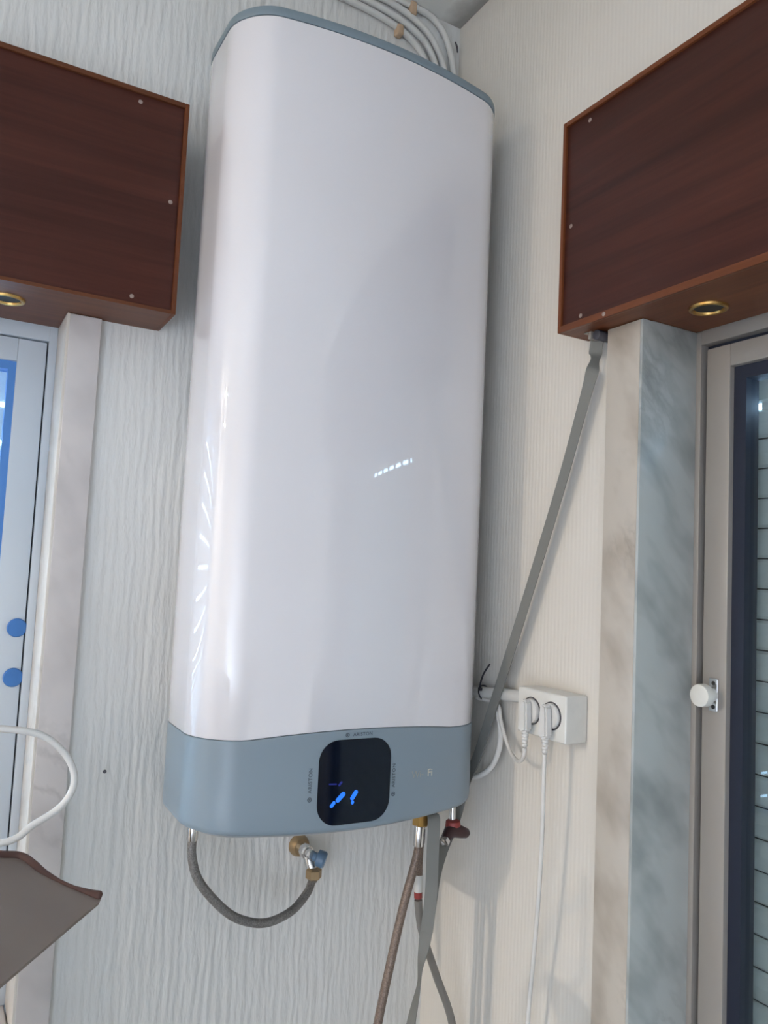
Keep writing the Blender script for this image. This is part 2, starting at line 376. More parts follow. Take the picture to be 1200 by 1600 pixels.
# roller shutter behind the glass: each slat its own piece, one row of open light slots
SX = .182; PIT = .0455; z0 = 1.729
slat_me = None
for i in range(-1, 38):
    zt = z0-PIT*(i-1)-.0015 if i > 0 else (1.775-.001 if i == 0 else 1.900)
    zb = zt-PIT+.0022 if i >= 0 else 1.784
    bm = BM(); prism(bm, [(SX+.002, zb), (SX-.002, zb+.004), (SX-.004, (zb+zt)/2), (SX-.002, zt-.004), (SX+.002, zt), (SX+.006, zt), (SX+.006, zb)], 'y', 0, 1)
    for v in bm.verts: v.co = Vector((v.co.x, -1.68+v.co.y*1.16, v.co.z))
    build('slat', bm, M['slat'], D, smooth=0)
bm = BM()                                        # webs between the slots of the open row, at top
y = -.5250
for i in range(10):
    box(bm, (SX+.001, y-.020, 1.7735), (SX+.0035, y, 1.7845)); y -= .070
box(bm, (SX+.001, -1.68, 1.7735), (SX+.0035, y+.02, 1.7845))
o = build('slot_web', bm, M['slat'], D, smooth=0); o['kind'] = 'stuff'
bm = BM()
for i in range(1, 38):
    zt = z0-PIT*(i-1); box(bm, (SX+.004, -1.68, zt-.0025), (SX+.008, -.52, zt+.0015))
o = build('slat_hinge', bm, M['dark_recess'], D, smooth=0); o['kind'] = 'stuff'

# ------------------------------------------------------------------ window in the back wall (left)
WN = link('window_1', None, None, (-1.2, .1, .775)); tag(WN, kind='structure')
bm = BM()
box(bm, (-.7525, .096, .776), (-.7398, .150, 1.894), .001); box(bm, (-2.22, .096, .776), (-2.207, .150, 1.894), .001); box(bm, (-2.207, .096, 1.8675), (-.7525, .150, 1.894), .001); box(bm, (-2.207, .096, .776), (-.7525, .150, .800), .001)
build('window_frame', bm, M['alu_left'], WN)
bm = BM()
box(bm, (-.755, .112, .800), (-.7525, .150, 1.8675)); box(bm, (-2.207, .112, 1.865), (-.755, .150, 1.8675))
build('joint_gasket', bm, M['dark_grey_plastic'], WN, smooth=0)
bm = BM()
box(bm, (-.7995, .101, .803), (-.755, .140, 1.865), .0015); box(bm, (-2.205, .101, .803), (-2.160, .140, 1.865), .0015)
box(bm, (-2.160, .101, 1.826), (-.7995, .140, 1.865), .0015); box(bm, (-2.160, .101, .803), (-.7995, .140, .850), .0015)
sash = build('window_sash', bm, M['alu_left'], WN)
bm = BM()
box(bm, (-.8115, .108, .850), (-.7995, .139, 1.826)); box(bm, (-2.160, .108, .850), (-2.148, .139, 1.826)); box(bm, (-2.148, .108, 1.812), (-.8115, .139, 1.826)); box(bm, (-2.148, .108, .850), (-.8115, .139, .864))
build('glazing_gasket', bm, M['gasket_glare'], sash, smooth=0, label='gasket round the pane, coloured bright blue for daylight glare')
bm = BM(); box(bm, (-2.147, .120, .865), (-.8125, .124, 1.811)); build('glass_pane', bm, M['glass'], sash, smooth=0)
for z in (1.380, 1.2985):
    bm = BM(); lathe(bm, (-.7665 if z > 1.35 else -.7665, .1012, z), (0, -1, 0), [(0, .0155), (.003, .0155), (.0045, .0140), (.005, .0)], 28); build('lock_cap', bm, M['blue_cap'], WN, label='round blue cap on the window sash')
LP = .068
for i in range(17):                                # shutter let down with its slots open
    zt = 1.895-LP*i; zb = zt-LP+.0085
    bm = BM(); prism(bm, [(.183, zb), (.180, zb+.004), (.178, (zb+zt)/2), (.180, zt-.004), (.183, zt), (.187, zt), (.187, zb)], 'x', -2.24, -.70)
    build('slat', bm, M['slat_left'], WN, smooth=0)
bm = BM()
for i in range(17):
    zt = 1.895-LP*i
    for k in range(39): box(bm, (-2.24+k*.04, .1835, zt-LP), (-2.24+k*.04+.007, .1855, zt-LP+.0085))
o = build('slot_web', bm, M['slat_left'], WN, smooth=0); o['kind'] = 'stuff'

# ------------------------------------------------------------------ shutter boxes of dark wood
def screw_part(parent, p, axis):
    bm = BM(); lathe(bm, p, axis, [(-.002, .0034), (.0006, .0034), (.0012, .0024), (.0012, 0)], 14); build('screw', bm, M['screw'], parent)
# right box: face x=-.067, left end y=-.412, z 1.888..2.2345
RB = thing('shutter_box', 'dark mahogany shutter box over the glazed door on the right', 'shutter box', (-.03, -1.0, 1.888))
FX, YE, ZB, ZT = -.067, -.412, 1.8885, 2.2345
bm = BM(); box(bm, (FX+.004, -1.79, ZB+.010), (-.012, YE-.007, ZT-.008), .0008); build('front_panel', bm, M['wood_y'], RB)
bm = BM(); box(bm, (FX, YE-.007, ZB), (0, YE, ZT), .0012); build('end_board', bm, M['lip_z'], RB)
bm = BM(); box(bm, (FX, -1.80, ZT-.008), (0, YE-.007, ZT), .0012); build('top_board', bm, M['lip_y'], RB)
bm = BM(); prism(bm, [(FX, -1.80), (FX, YE-.007), (-.0003, YE-.007), (-.0003, -1.80)], 'z', ZB, ZB+.0055); build('bottom_board', bm, M['lip_y'], RB, smooth=0)
bm = BM(); box(bm, (-.0003, -1.65, ZB), (.094, -.5448, ZB+.0055)); tag(build('trim_4', bm, M['lip_y'], smooth=0), kind='structure')   # wooden soffit of the door recess
bm = BM(); box(bm, (FX-.0005, -1.80, ZB-.0005), (FX+.006, YE-.007, ZB+.010), .0008); build('bottom_lip', bm, M['lip_y'], RB)
for p in ((FX+.004, -.468, 2.215), (FX+.004, -.432, 2.058), (FX+.004, -.459, 1.906), (FX-.0004, -.512, 1.8935)): screw_part(RB, p, (-1, 0, 0))
# left box: face y=-.108, right end x=-.591
LB = thing('shutter_box', 'dark mahogany shutter box over the window on the left', 'shutter box', (-1.1, -.05, 1.892))
FY, XE, ZB2, ZT2 = -.108, -.5915, 1.8925, 2.242
bm = BM(); box(bm, (-2.41, FY+.004, ZB2+.006), (XE-.007, -.012, ZT2-.008), .0008); build('front_panel', bm, M['wood_x'], LB)
bm = BM(); box(bm, (XE-.007, FY, ZB2), (XE, -.0004, ZT2), .0012); build('end_board', bm, M['lip_z'], LB)
bm = BM(); box(bm, (-2.42, FY, ZT2-.008), (XE-.007, -.0004, ZT2), .0012); build('top_board', bm, M['lip_x'], LB)
bm = BM(); prism(bm, [(-2.42, FY), (XE-.007, FY), (XE-.007, -.0003), (-2.42, -.0003)], 'z', ZB2, ZB2+.0055); build('bottom_board', bm, M['lip_x'], LB, smooth=0)  # lighter lipping wood imitates window glare on the underside
bm = BM(); box(bm, (-2.21, -.0003, ZB2), (-.7397, .094, ZB2+.0055)); tag(build('trim_5', bm, M['lip_x'], smooth=0), kind='structure')   # wooden soffit of the window recess
for p in ((-.668, FY+.004, 2.222), (-.611, FY+.004, 2.074), (-.660, FY+.004, 1.909)): screw_part(LB, p, (0, -1, 0))
# brass rings of the downlights set in the undersides
def downlight(label, p):
    t = thing('downlight', label, 'downlight', p)
    bm = BM(); P = [(0, .0262), (.0, .0175)]
    x, y, z = p
    lathe_pts = [(-.0002, .0265), (.0030, .0258), (.0040, .0235), (.0032, .0205), (-.0002, .0190)]
    u = 40; rings = [[bm.verts.new((x+math.cos(2*math.pi*k/u)*r, y+math.sin(2*math.pi*k/u)*r, z-h)) for k in range(u)] for h, r in lathe_pts]
    for i in range(len(rings)-1):
        for k in range(u): bm.faces.new((rings[i][k], rings[i][(k+1) % u], rings[i+1][(k+1) % u], rings[i+1][k]))
    build('brass_ring', bm, M['brass'], t)
    bm = BM(); cyl(bm, (x, y, z-.0001), (x, y, z-.0006), .0190, 32); build('lamp_recess', bm, M['dark_recess'], t)
downlight('brass-ringed downlight under the right shutter box', (.0155, -.628, ZB))
downlight('brass-ringed downlight under the left shutter box', (-.8285, -.022, ZB2))

# ------------------------------------------------------------------ the water heater
HX, HOFF, HD, HRF, HRB, HBOW, HW = -.3037, .0099, .2667, .0624, .0923, .0358, .506
def footprint(inset=0.0):
    x0, x1 = HX-HW/2, HX+HW/2; yb, yf = -HOFF, -HOFF-HD+HBOW
    pts = []
    def arc(cx, cy, r, a0, a1, n):
        for k in range(n+1):
            a = a0+(a1-a0)*k/n; pts.append((cx+r*math.cos(a), cy+r*math.sin(a)))
    arc(x0+HRB, yb-HRB, HRB, math.pi/2, math.pi, 12)
    for k in range(1, 4): pts.append((x0, yb-HRB+(yf+HRF-yb+HRB)*k/4))
    arc(x0+HRF, yf+HRF, HRF, math.pi, 1.5*math.pi, 20)
    for k in range(1, 30): pts.append((x0+HRF+(HW-2*HRF)*k/30, yf))
    arc(x1-HRF, yf+HRF, HRF, 1.5*math.pi, 2*math.pi, 20)
    for k in range(1, 4): pts.append((x1, yf+HRF+(yb-HRB-yf-HRF)*k/4))
    arc(x1-HRB, yb-HRB, HRB, 0, math.pi/2, 12)
    out = []
    for x, y in pts:
        t = (x-HX)/(HW/2); wgt = min(1, max(0, (yb-y)/(yb-yf)))
        out.append((x, y-HBOW*(1-t*t)*wgt))
    if inset:
        n = len(out); res = []
        for i in range(n):
            a, b = Vector(out[i-1]), Vector(out[(i+1) % n]); d = (b-a).normalized(); nn = Vector((d.y, -d.x))
            res.append((out[i][0]-nn.x*inset, out[i][1]-nn.y*inset))
        out = res
    return out
def yfront(x): t = (x-HX)/(HW/2); return -HOFF-HD+HBOW*t*t
def loft(bm, rings, cap0=True, cap1=True):
    """rings: lists of (x,y,z)"""
    R = [[bm.verts.new(p) for p in r] for r in rings]; n = len(R[0])
    for i in range(len(R)-1):
        for k in range(n): bm.faces.new((R[i][k], R[i][(k+1) % n], R[i+1][(k+1) % n], R[i+1][k]))
    if cap0: bm.faces.new(R[0][::-1])
    if cap1: bm.faces.new(R[-1])
def zline(x): return 1.2505+max(0.0, .0105*(1-((x+.31)/.175)**2))     # arched joint of white and grey
def zbase(x): return 1.1105+.0075*min(1.3, ((x+.31)/.21)**2)
H = thing('water_heater', 'tall white wall-mounted water heater with a blue-grey control panel', 'water heater', (HX, -.14, 1.11))
def ring(inset, zf): return [(x, y, zf(x) if callable(zf) else zf) for x, y in footprint(inset)]
bm = BM()
zt = 2.3405
loft(bm, [ring(.004, lambda x: zline(x)+.0008), ring(.001, lambda x: zline(x)+.0010), ring(0, lambda x: zline(x)+.0022)]+[ring(0, lambda x, k=k: zline(x)+.0022+(zt-.004-zline(x)-.0022)*k/10) for k in range(1, 11)]+[ring(.001, zt-.001), ring(.004, zt)])
build('body_shell', bm, M['enamel'], H, smooth=40)
bm = BM()
loft(bm, [ring(.004, zt), ring(.0005, zt+.0004), ring(-.0004, zt+.002), ring(-.0004, zt+.0125), ring(.001, zt+.0150), ring(.005, zt+.0165), ring(.03, zt+.018)])
build('top_cap', bm, M['cap_plastic'], H, smooth=40)
bm = BM()
loft(bm, [ring(.022, lambda x: zbase(x)+.0005), ring(.010, lambda x: zbase(x)+.0002), ring(.004, lambda x: zbase(x)+.0015), ring(.001, lambda x: zbase(x)+.005), ring(0, lambda x: zbase(x)+.010)]+[ring(0, lambda x, k=k: zbase(x)+.010+(zline(x)-.001-zbase(x)-.010)*k/6) for k in range(1, 7)]+[ring(.001, lambda x: zline(x)), ring(.006, lambda x: zline(x)+.0002)])
PNL = build('control_panel', bm, M['grey_plastic'], H, smooth=40)
bm = BM()
loft(bm, [ring(.034, lambda x: zbase(x)-.0065), ring(.022, lambda x: zbase(x)-.0060), ring(.016, lambda x: zbase(x)-.003), ring(.015, lambda x: zbase(x)+.0012)])
build('bottom_tray', bm, M['tray_plastic'], H, smooth=40)
# display: black glass with rounded corners following the bowed front
def on_front(u, z, off): 
    """point on the bowed front, lifted by off along the normal"""
    t = (u-HX)/(HW/2); sl = 2*HBOW*t/(HW/2); n = Vector((sl, -1, 0)).normalized()
    return Vector((u, yfront(u), z))+n*off
DCX, DCZ, DW, DH, DR = -.3180, 1.1850, .1215, .1245, .031
def round_rect(cx, cz, w_, h_, r, n=8):
    pts = []
    for sx, sz, a0 in ((1, 1, 0), (-1, 1, 90), (-1, -1, 180), (1, -1, 270)):
        for k in range(n+1):
            a = math.radians(a0+90*k/n); pts.append((cx+sx*(w_/2-r)+r*math.cos(a), cz+sz*(h_/2-r)+r*math.sin(a)))
    return pts
bm = BM()
def front_patch(bm, outline_fn, off0, off1, rings=6):
    cx, cz = DCX, DCZ
    out = outline_fn
    R = []
    R.append([bm.verts.new(on_front(x, z, off0)) for x, z in out])
    R.append([bm.verts.new(on_front(x, z, off1-.0004)) for x, z in out])
    for k in range(rings):
        s = (.994, .982, .90, .65, .4, .2)[k]
        R.append([bm.verts.new(on_front(cx+(x-cx)*s, cz+(z-cz)*s, off1)) for x, z in out])
    n = len(out)
    for i in range(len(R)-1):
        for k in range(n): bm.faces.new((R[i][k], R[i][(k+1) % n], R[i+1][(k+1) % n], R[i+1][k]))
    bm.faces.new(R[-1])
front_patch(bm, round_rect(DCX, DCZ, DW, DH, DR), -.002, .0016)
DSP = build('display', bm, M['display'], H, smooth=40, label='black rounded-square display with blue lit segments')
def bar(bm, x0, z0_, x1, z1_, w_, off):
    a, b = Vector((x0, z0_)), Vector((x1, z1_)); d = (b-a).normalized(); n = Vector((-d.y, d.x)); pts = []
    for k in range(9): ang = math.pi*k/8; pts.append(b+(d*math.sin(ang)+n*-math.cos(ang))*w_/2)
    for k in range(9): ang = math.pi*k/8; pts.append(a-(d*math.sin(ang)+n*-math.cos(ang))*w_/2)
    lo = [bm.verts.new(on_front(p.x, p.y, off-.0004)) for p in pts]; hi = [bm.verts.new(on_front(p.x, p.y, off)) for p in pts]
    bm.faces.new(hi); bm.faces.new(lo[::-1])
    for k in range(len(pts)): bm.faces.new((lo[k], lo[(k+1) % len(pts)], hi[(k+1) % len(pts)], hi[k]))
for args in ((-.3462, 1.1598, -.3380, 1.1678, .0070), (-.3560, 1.1520, -.3525, 1.1562, .0052), (-.3228, 1.1606, -.3172, 1.1688, .0066), (-.3222, 1.1540, -.3220, 1.1546, .0050)):
    bm = BM(); bar(bm, *args, .0022); build('lit_segment', bm, M['led'], DSP, smooth=0)
for args in ((-.3610, 1.1838, -.3500, 1.1832, .0022), (-.3452, 1.1815, -.3418, 1.1852, .0034)):
    bm = BM(); bar(bm, *args, .0022); build('lit_segment', bm, M['led_dim'], DSP, smooth=0, label='dim violet-blue lit segment')
# printing on the panel
def print_text(name, body, size, cx, cz, rot, mat, parent, spacing=1.0):
    cu = bpy.data.curves.new(name, 'FONT'); cu.body = body; cu.size = size; cu.align_x = 'CENTER'; cu.align_y = 'CENTER'; cu.space_character = spacing; cu.extrude = .0001; cu.resolution_u = 3; cu.offset = size*.012
    ob = bpy.data.objects.new(name, cu); COL.objects.link(ob)
    dg = bpy.context.evaluated_depsgraph_get(); dg.update()
    me = bpy.data.meshes.new_from_object(ob.evaluated_get(dg)); bpy.data.objects.remove(ob)
    bm = BM(); bm.from_mesh(me); bpy.data.meshes.remove(me)
    c, s = math.cos(rot), math.sin(rot)
    for v in bm.verts:
        x, y, zz = v.co; v.co = on_front(cx+c*x-s*y, cz+s*x+c*y, .0003+zz)
    return build(name, bm, mat, parent, smooth=0)
def emblem(cx, cz, rot, size, mat, parent):
    bm = BM(); c, s = math.cos(rot), math.sin(rot)
    def P(x, y, off): return on_front(cx+c*x-s*y, cz+s*x+c*y, off)
    for poly in ([(math.cos(a)*.5, math.sin(a)*.5) for a in [2*math.pi*k/16 for k in range(16)]],):
        inn = [(x*.62, y*.62) for x, y in poly]; n = len(poly)
        O = [bm.verts.new(P(x*size, y*size, .0005)) for x, y in poly]; I = [bm.verts.new(P(x*size, y*size, .0005)) for x, y in inn]
        for k in range(n): bm.faces.new((O[k], O[(k+1) % n], I[(k+1) % n], I[k]))
    fl = [(0, .62), (.16, .2), (.22, -.1), (.1, -.34), (-.1, -.34), (-.22, -.1), (-.1, .2)]
    bm.faces.new([bm.verts.new(P(x*size*.75, y*size*.75, .0005)) for x, y in fl])
    return build('emblem', bm, mat, parent, smooth=0)
print_text('lettering', 'ARISTON', .0073, -.3085, 1.2538, 0, M['print'], PNL, 1.12); emblem(-.3345, 1.2538, 0, .0068, M['print'], PNL)
print_text('lettering', 'ARISTON', .0080, -.3905, 1.1905, math.pi/2, M['print'], PNL, 1.12); emblem(-.3905, 1.1632, math.pi/2, .0072, M['print'], PNL)
print_text('lettering', 'ARISTON', .0080, -.2500, 1.1870, math.pi/2, M['print'], PNL, 1.12); emblem(-.2500, 1.1590, math.pi/2, .0072, M['print'], PNL)
print_text('lettering', 'Wi-', .0150, -.2035, 1.1835, 0, M['print_ochre'], PNL); print_text('lettering', 'Fi', .0160, -.1785, 1.1835, 0, M['print_light'], PNL)
# pipe stubs under the heater
bm = BM(); lathe(bm, (-.508, -.098, 1.121), (0, 0, -1), [(0, .010), (.016, .010), (.0165, .0125), (.027, .0125), (.028, .0115)], 6)
build('inlet_nut', bm, M['old_brass'], H, smooth=20)

# safety valve and fittings hanging under the right side of the heater
SV = thing('safety_valve', 'brass and white safety valve with a dark red lever under the heater', 'valve', (-.12, -.2, 1.06))
bm = BM(); lathe(bm, (-.1475, -.200, 1.1075), (0, 0, -1), [(0, .012), (.0105, .012), (.0115, .0145), (.028, .0145), (.030, .012)], 6); build('hex_nut', bm, M['brass'], SV, smooth=20)
bm = BM(); box(bm, (-.136, -.196, 1.080), (-.121, -.176, 1.1075), .004, 3); build('valve_body', bm, M['white_plastic'], SV)
bm = BM(); cyl(bm, (-.074, -.186, 1.1085), (-.0745, -.190, 1.062), .0058, 18, bev=.001); build('chrome_stem', bm, M['chrome'], SV)
bm = BM(); lathe(bm, (-.0750, -.191, 1.076), (.06, 0, -1), [(0, .0080), (.002, .0125), (.010, .0135), (.013, .0115)], 20); build('red_collar', bm, M['red_plastic'], SV, label='red collar of the valve lever')
bm = BM(); tube(bm, [Vector(p) for p in ((-.103, -.212, 1.050), (-.098, -.206, 1.053), (-.088, -.199, 1.057), (-.076, -.195, 1.059), (-.062, -.198, 1.056), (-.050, -.197, 1.052), (-.046, -.197, 1.050))], [.006, .0085, .0105, .0115, .0105, .0085, .005], 14)
build('lever', bm, M['maroon'], SV, label='dark maroon lever')
bm = BM(); cyl(bm, (-.1085, -.2150, 1.0475), (-.101, -.2105, 1.0515), .0075, 16, bev=.0015); build('lever_tip', bm, M['chrome'], SV)

# ------------------------------------------------------------------ angle valve and hoses
AV = thing('angle_valve', 'small chrome angle valve with a blue cap on the wall below the heater', 'valve', (-.265, -.01, .99))
bm = BM(); lathe(bm, (-.2795, 0, .999), (0, -1, 0), [(0, .0195), (.003, .0195), (.012, .0165), (.016, .0145)], 28); build('wall_rosette', bm, M['old_brass'], AV)
bm = BM(); lathe(bm, (-.2795, -.015, .999), (0, -1, 0), [(0, .0095), (.012, .0095), (.013, .0125), (.026, .0125), (.027, .009), (.040, .009), (.041, .006)], 8); build('valve_body', bm, M['chrome'], AV, smooth=25)
bm = BM(); cyl(bm, (-.2795, -.036, .999), (-.272, -.050, .968), .0095, 18, bev=.001)
build('outlet_elbow', bm, M['chrome'], AV)
bm = BM(); lathe(bm, (-.277, -.058, .998), (.75, -.55, -.25), [(0, .0075), (.006, .0080), (.008, .0140), (.020, .0145), (.0235, .0120), (.024, 0)], 20); build('cap_handle', bm, M['blue_valve'], AV, label='steel blue cap handle')
bm = BM(); lathe(bm, (-.2725, -.055, .976), (0, 0, -1), [(0, .0105), (.003, .0142), (.016, .0142), (.019, .0105)], 6); build('hex_nut', bm, M['old_brass'], AV, smooth=20)
def hose(name, label, pts, r, mat, group=None, ferr=None):
    t = thing(name, label, 'hose', pts[0], group)
    bm = BM(); P = catmull(pts, 10); tube(bm, P, r, 14); build('braided_tube', bm, mat, t, smooth=60)
    return t, P
t, P = hose('connection_hose', 'grey braided hose looping from heater to wall valve', [(-.508, -.098, 1.075), (-.5065, -.099, 1.040), (-.492, -.100, 1.000), (-.449, -.100, .951), (-.412, -.098, .927), (-.371, -.095, .9165), (-.325, -.085, .923), (-.2905, -.068, .940), (-.2775, -.0575, .952), (-.2727, -.0552, .9625)][:], .0072, M['braid'])
bm = BM(); cyl(bm, (-.508, -.098, 1.096), (-.5078, -.098, 1.066), .0088, 18, bev=.001); build('ferrule', bm, M['chrome'], t)
bm = BM(); tube(bm, P[-9:], .0084, 16); build('ferrule', bm, M['hose_grey'], t)
t, P = hose('connection_hose', 'brown braided hose running down left from the brass nut', [(-.1500, -.200, 1.060), (-.1520, -.200, 1.030), (-.176, -.200, .946), (-.196, -.200, .860), (-.214, -.200, .773), (-.236, -.200, .64), (-.26, -.19, .4), (-.27, -.18, 0.0)], .0072, M['braid_brown'])
bm = BM(); cyl(bm, (-.1495, -.200, 1.082), (-.1512, -.200, 1.044), .0090, 18, bev=.001); build('ferrule', bm, M['chrome'], t)
# second hose: dark braid, white band, red band, then grey tube
t = thing('connection_hose', 'grey hose with a white and a red band, crossing behind the strap', 'hose', (-.14, -.19, .9))
pts = [(-.1330, -.180, 1.075), (-.1345, -.180, 1.020), (-.1340, -.180, .988), (-.1335, -.180, .953), (-.1290, -.180, .918), (-.1180, -.180, .880), (-.0860, -.175, .810), (-.0440, -.170, .715), (-.010-.01, -.165, .58), (-.02, -.16, .3), (-.02, -.16, 0.0)]
P = catmull(pts, 10)
def sub(z1, z0_): return [p for p in P if z0_-1e-6 <= p.z <= z1+1e-6]
bm = BM(); tube(bm, sub(1.09, .982), .0066, 14); build('dark_braid', bm, M['braid_brown'], t, smooth=60)
bm = BM(); tube(bm, sub(.990, .960), .0072, 14); build('white_band', bm, M['white_plastic'], t, smooth=60, label='white band')
bm = BM(); tube(bm, sub(.962, .948), .0070, 14); build('red_band', bm, M['red_plastic'], t, smooth=60, label='faded red band')
bm = BM(); tube(bm, sub(.949, 0.0), .0068, 14); build('grey_tube', bm, M['hose_grey'], t, smooth=60)
bm = BM(); cyl(bm, (-.1335, -.180, 1.064), (-.1337, -.180, 1.040), .0075, 14, bev=.001); build('black_sleeve', bm, M['black_plastic'], t, label='short black sleeve')

# ------------------------------------------------------------------ shutter strap
ST = thing('shutter_strap', 'long grey webbing strap from the right shutter box down behind the heater', 'strap', (-.02, -.45, 1.86))
strap = [((-.020, -.452, 1.880), (.5, -1, 0)), ((-.021, -.450, 1.862), (.6, -1, 0)), ((-.021, -.449, 1.846), (1, .15, 0)), ((-.022, -.440, 1.815), (.35, -1, -.1)), ((-.022, -.420, 1.760), (.1, -1, -.3)),
         ((-.023, -.385, 1.660), (.05, -1, -.35)), ((-.024, -.330, 1.520), (.05, -1, -.35)), ((-.025, -.275, 1.385), (.05, -1, -.35)), ((-.026, -.225, 1.265), (.05, -1, -.35)), ((-.027, -.190, 1.180), (.05, -1, -.3)),
         ((-.033, -.167, 1.130), (.15, -1, -.2)), ((-.0490, -.165, 1.077), (.45, -.8, -.3)), ((-.0704, -.175, 1.0497), (.72, -.5, -.38)), ((-.0921, -.185, 1.0229), (.76, -.48, -.35)), ((-.1139, -.200, .9936), (.8, -.5, -.3)),
         ((-.1300, -.2145, .958), (.85, -.5, -.2)), ((-.1414, -.2225, .920), (.8, -.6, 0)), ((-.1462, -.2215, .8850), (.3, -.95, 0)), ((-.1507, -.221, .859), (-.2, -1, 0)), ((-.1516, -.221, .829), (-.35, -.93, 0)),
         ((-.1576, -.221, .8003), (-.15, -1, 0)), ((-.1635, -.221, .7717), (.1, -1, 0)), ((-.172, -.22, .70), (.8, -.6, 0)), ((-.18, -.21, .5), (1, -.2, 0)), ((-.18, -.21, .2), (1, 0, 0)), ((-.18, -.21, 0), (1, 0, 0))]
tail = [((-.1375, -.216, 1.1000), (.85, -.5, 0)), ((-.1390, -.2240, 1.0995), (.85, -.5, 0)), ((-.1410, -.2300, 1.0920), (.85, -.5, 0)), ((-.1415, -.2310, 1.070), (.85, -.5, 0)), ((-.1410, -.2300, 1.030), (.88, -.48, 0)), ((-.1405, -.2295, .990), (.88, -.48, 0)), ((-.1425, -.2285, .945), (.85, -.5, 0)), ((-.1450, -.2275, .915), (.75, -.65, 0))]
def strap_piece(name, spec):
    bm = BM(); cp = catmull([p for p, d in spec], 8); dp = [d.normalized() for d in catmull([d for p, d in spec], 8)]
    ribbon(bm, cp, dp, .0205, .0014); build(name, bm, M['webbing'], ST, smooth=50)
strap_piece('webbing', strap); strap_piece('strap_end', tail)

# slot fitting under the box where the strap comes out
SG = thing('strap_guide', 'small metal strap guide screwed under the right shutter box', 'strap guide', (-.02, -.452, 1.886))
bm = BM(); box(bm, (-.037, -.455, 1.8760), (-.006, -.449, 1.8884), .0012); box(bm, (-.037, -.449, 1.8865), (-.006, -.440, 1.8884), .0006); build('guide_plate', bm, M['alu'], SG)
bm = BM(); cyl(bm, (-.036, -.4655, 1.8800), (-.004, -.4655, 1.8800), .0078, 18, bev=.001); build('guide_roller', bm, M['dark_grey_plastic'], SG, label='dark plastic roller')

# ------------------------------------------------------------------ double socket, plugs, cords
SO = thing('double_socket', 'white surface-mounted double socket on the right wall', 'socket', (-.02, -.37, 1.285))
sx, sy0, sy1, sz0, sz1 = -.045, -.432, -.318, 1.2520, 1.3245
bm = BM(); box(bm, (sx, sy0, sz0), (0, sy1, sz1), .0045, 3); build('housing', bm, M['white_plastic'], SO)
for yy in (-.3535, -.4005):
    bm = BM(); u = 36
    lathe_pts = [(.0002, .0218), (.0016, .0214), (.0016, .0203), (.0002, .0200)]
    rings = [[bm.verts.new((sx-h, yy+math.cos(2*math.pi*k/u)*r, 1.2900+math.sin(2*math.pi*k/u)*r)) for k in range(u)] for h, r in lathe_pts]
    for i in range(3):
        for k in range(u): bm.faces.new((rings[i][k], rings[i][(k+1) % u], rings[i+1][(k+1) % u], rings[i+1][k]))
    build('socket_rim', bm, M['dark_grey_plastic'], SO, label='dark gap round the plug')
def plug(label, yy):
    t = thing('plug', label, 'plug', (sx, yy, 1.29))
    bm = BM(); lathe(bm, (sx-.0002, yy, 1.2900), (-1, 0, 0), [(0, .0193), (.004, .0193), (.006, .0180), (.0063, 0)], 32); build('plug_disc', bm, M['plug_plastic'], t)
    bm = BM(); prism(bm, [(yy-.0105, 1.260), (yy-.0075, 1.306), (yy, 1.3095), (yy+.0075, 1.306), (yy+.0105, 1.260), (yy, 1.256)], 'x', sx-.0200, sx-.0055)
    bmesh.ops.bevel(bm, geom=bm.edges[:], offset=.003, segments=2, affect='EDGES'); build('plug_grip', bm, M['plug_plastic'], t)
    bm = BM(); P = []; R = []
    for k in range(11):
        P.append((sx-.012, yy, 1.259-.0025*k)); R.append(.0056-.00016*k+(.0008 if k % 2 else -.0006))
    tube(bm, P, R, 16); build('strain_relief', bm, M['plug_plastic'], t, smooth=20)
    return t
plug('white plug in the left outlet of the double socket', -.3535)
plug('white plug in the right outlet of the double socket', -.4005)
def cable(name, label, pts, r, mat, cat='cable', group=None, sides=12):
    bm = BM(); tube(bm, catmull(pts, 8), r, sides); return tag(build(name, bm, mat, smooth=60), label, cat, group or GROUPS.get(name))
px = sx-.012
cable('power_cord', 'white cord hanging straight down from the right plug', [(px, -.4005, 1.233), (px, -.4000, 1.20), (px+.004, -.3960, 1.12), (px+.008, -.388, 1.02), (px+.014, -.374, .92), (px+.018, -.362, .84), (px+.021, -.356, .76), (-.03, -.35, .5), (-.03, -.34, .2), (-.02, -.34, 0.004)], .0034, M['cable_white'])
cable('power_cord', 'thin white cord from the left plug curling back to the conduit', [(px, -.3535, 1.233), (px+.002, -.3505, 1.222), (px+.008, -.337, 1.209), (px+.016, -.316, 1.203), (px+.024, -.290, 1.210), (-.026, -.266, 1.228), (-.022, -.246, 1.256), (-.018, -.236, 1.274), (-.018, -.2200, 1.2805), (-.018, -.17, 1.2805)], .0034, M['cable_white'])
cable('power_cord', 'thicker white cable bowing down behind the heater by the socket', [(-.016, -.196, 1.298), (-.016, -.222, 1.280), (-.017, -.236, 1.255), (-.018, -.243, 1.228), (-.018, -.238, 1.198), (-.018, -.220, 1.168), (-.019, -.190, 1.147), (-.020, -.160, 1.138), (-.02, -.12, 1.14), (-.02, -.07, 1.16)], .0052, M['cable_white'])
cable('conduit', 'white round conduit entering the left side of the socket', [(-.0125, -.3185, 1.303), (-.0125, -.27, 1.2995), (-.0125, -.22, 1.295), (-.0125, -.16, 1.289), (-.0125, -.05, 1.28)], .0105, M['conduit'], 'conduit', sides=18)
TI = thing('cable_tie', 'black cable tie round the white conduit, its tail sticking up', 'cable tie', (-.0125, -.180, 1.29))
bm = BM(); u = 20; cy, cz_ = -.186, 1.2915
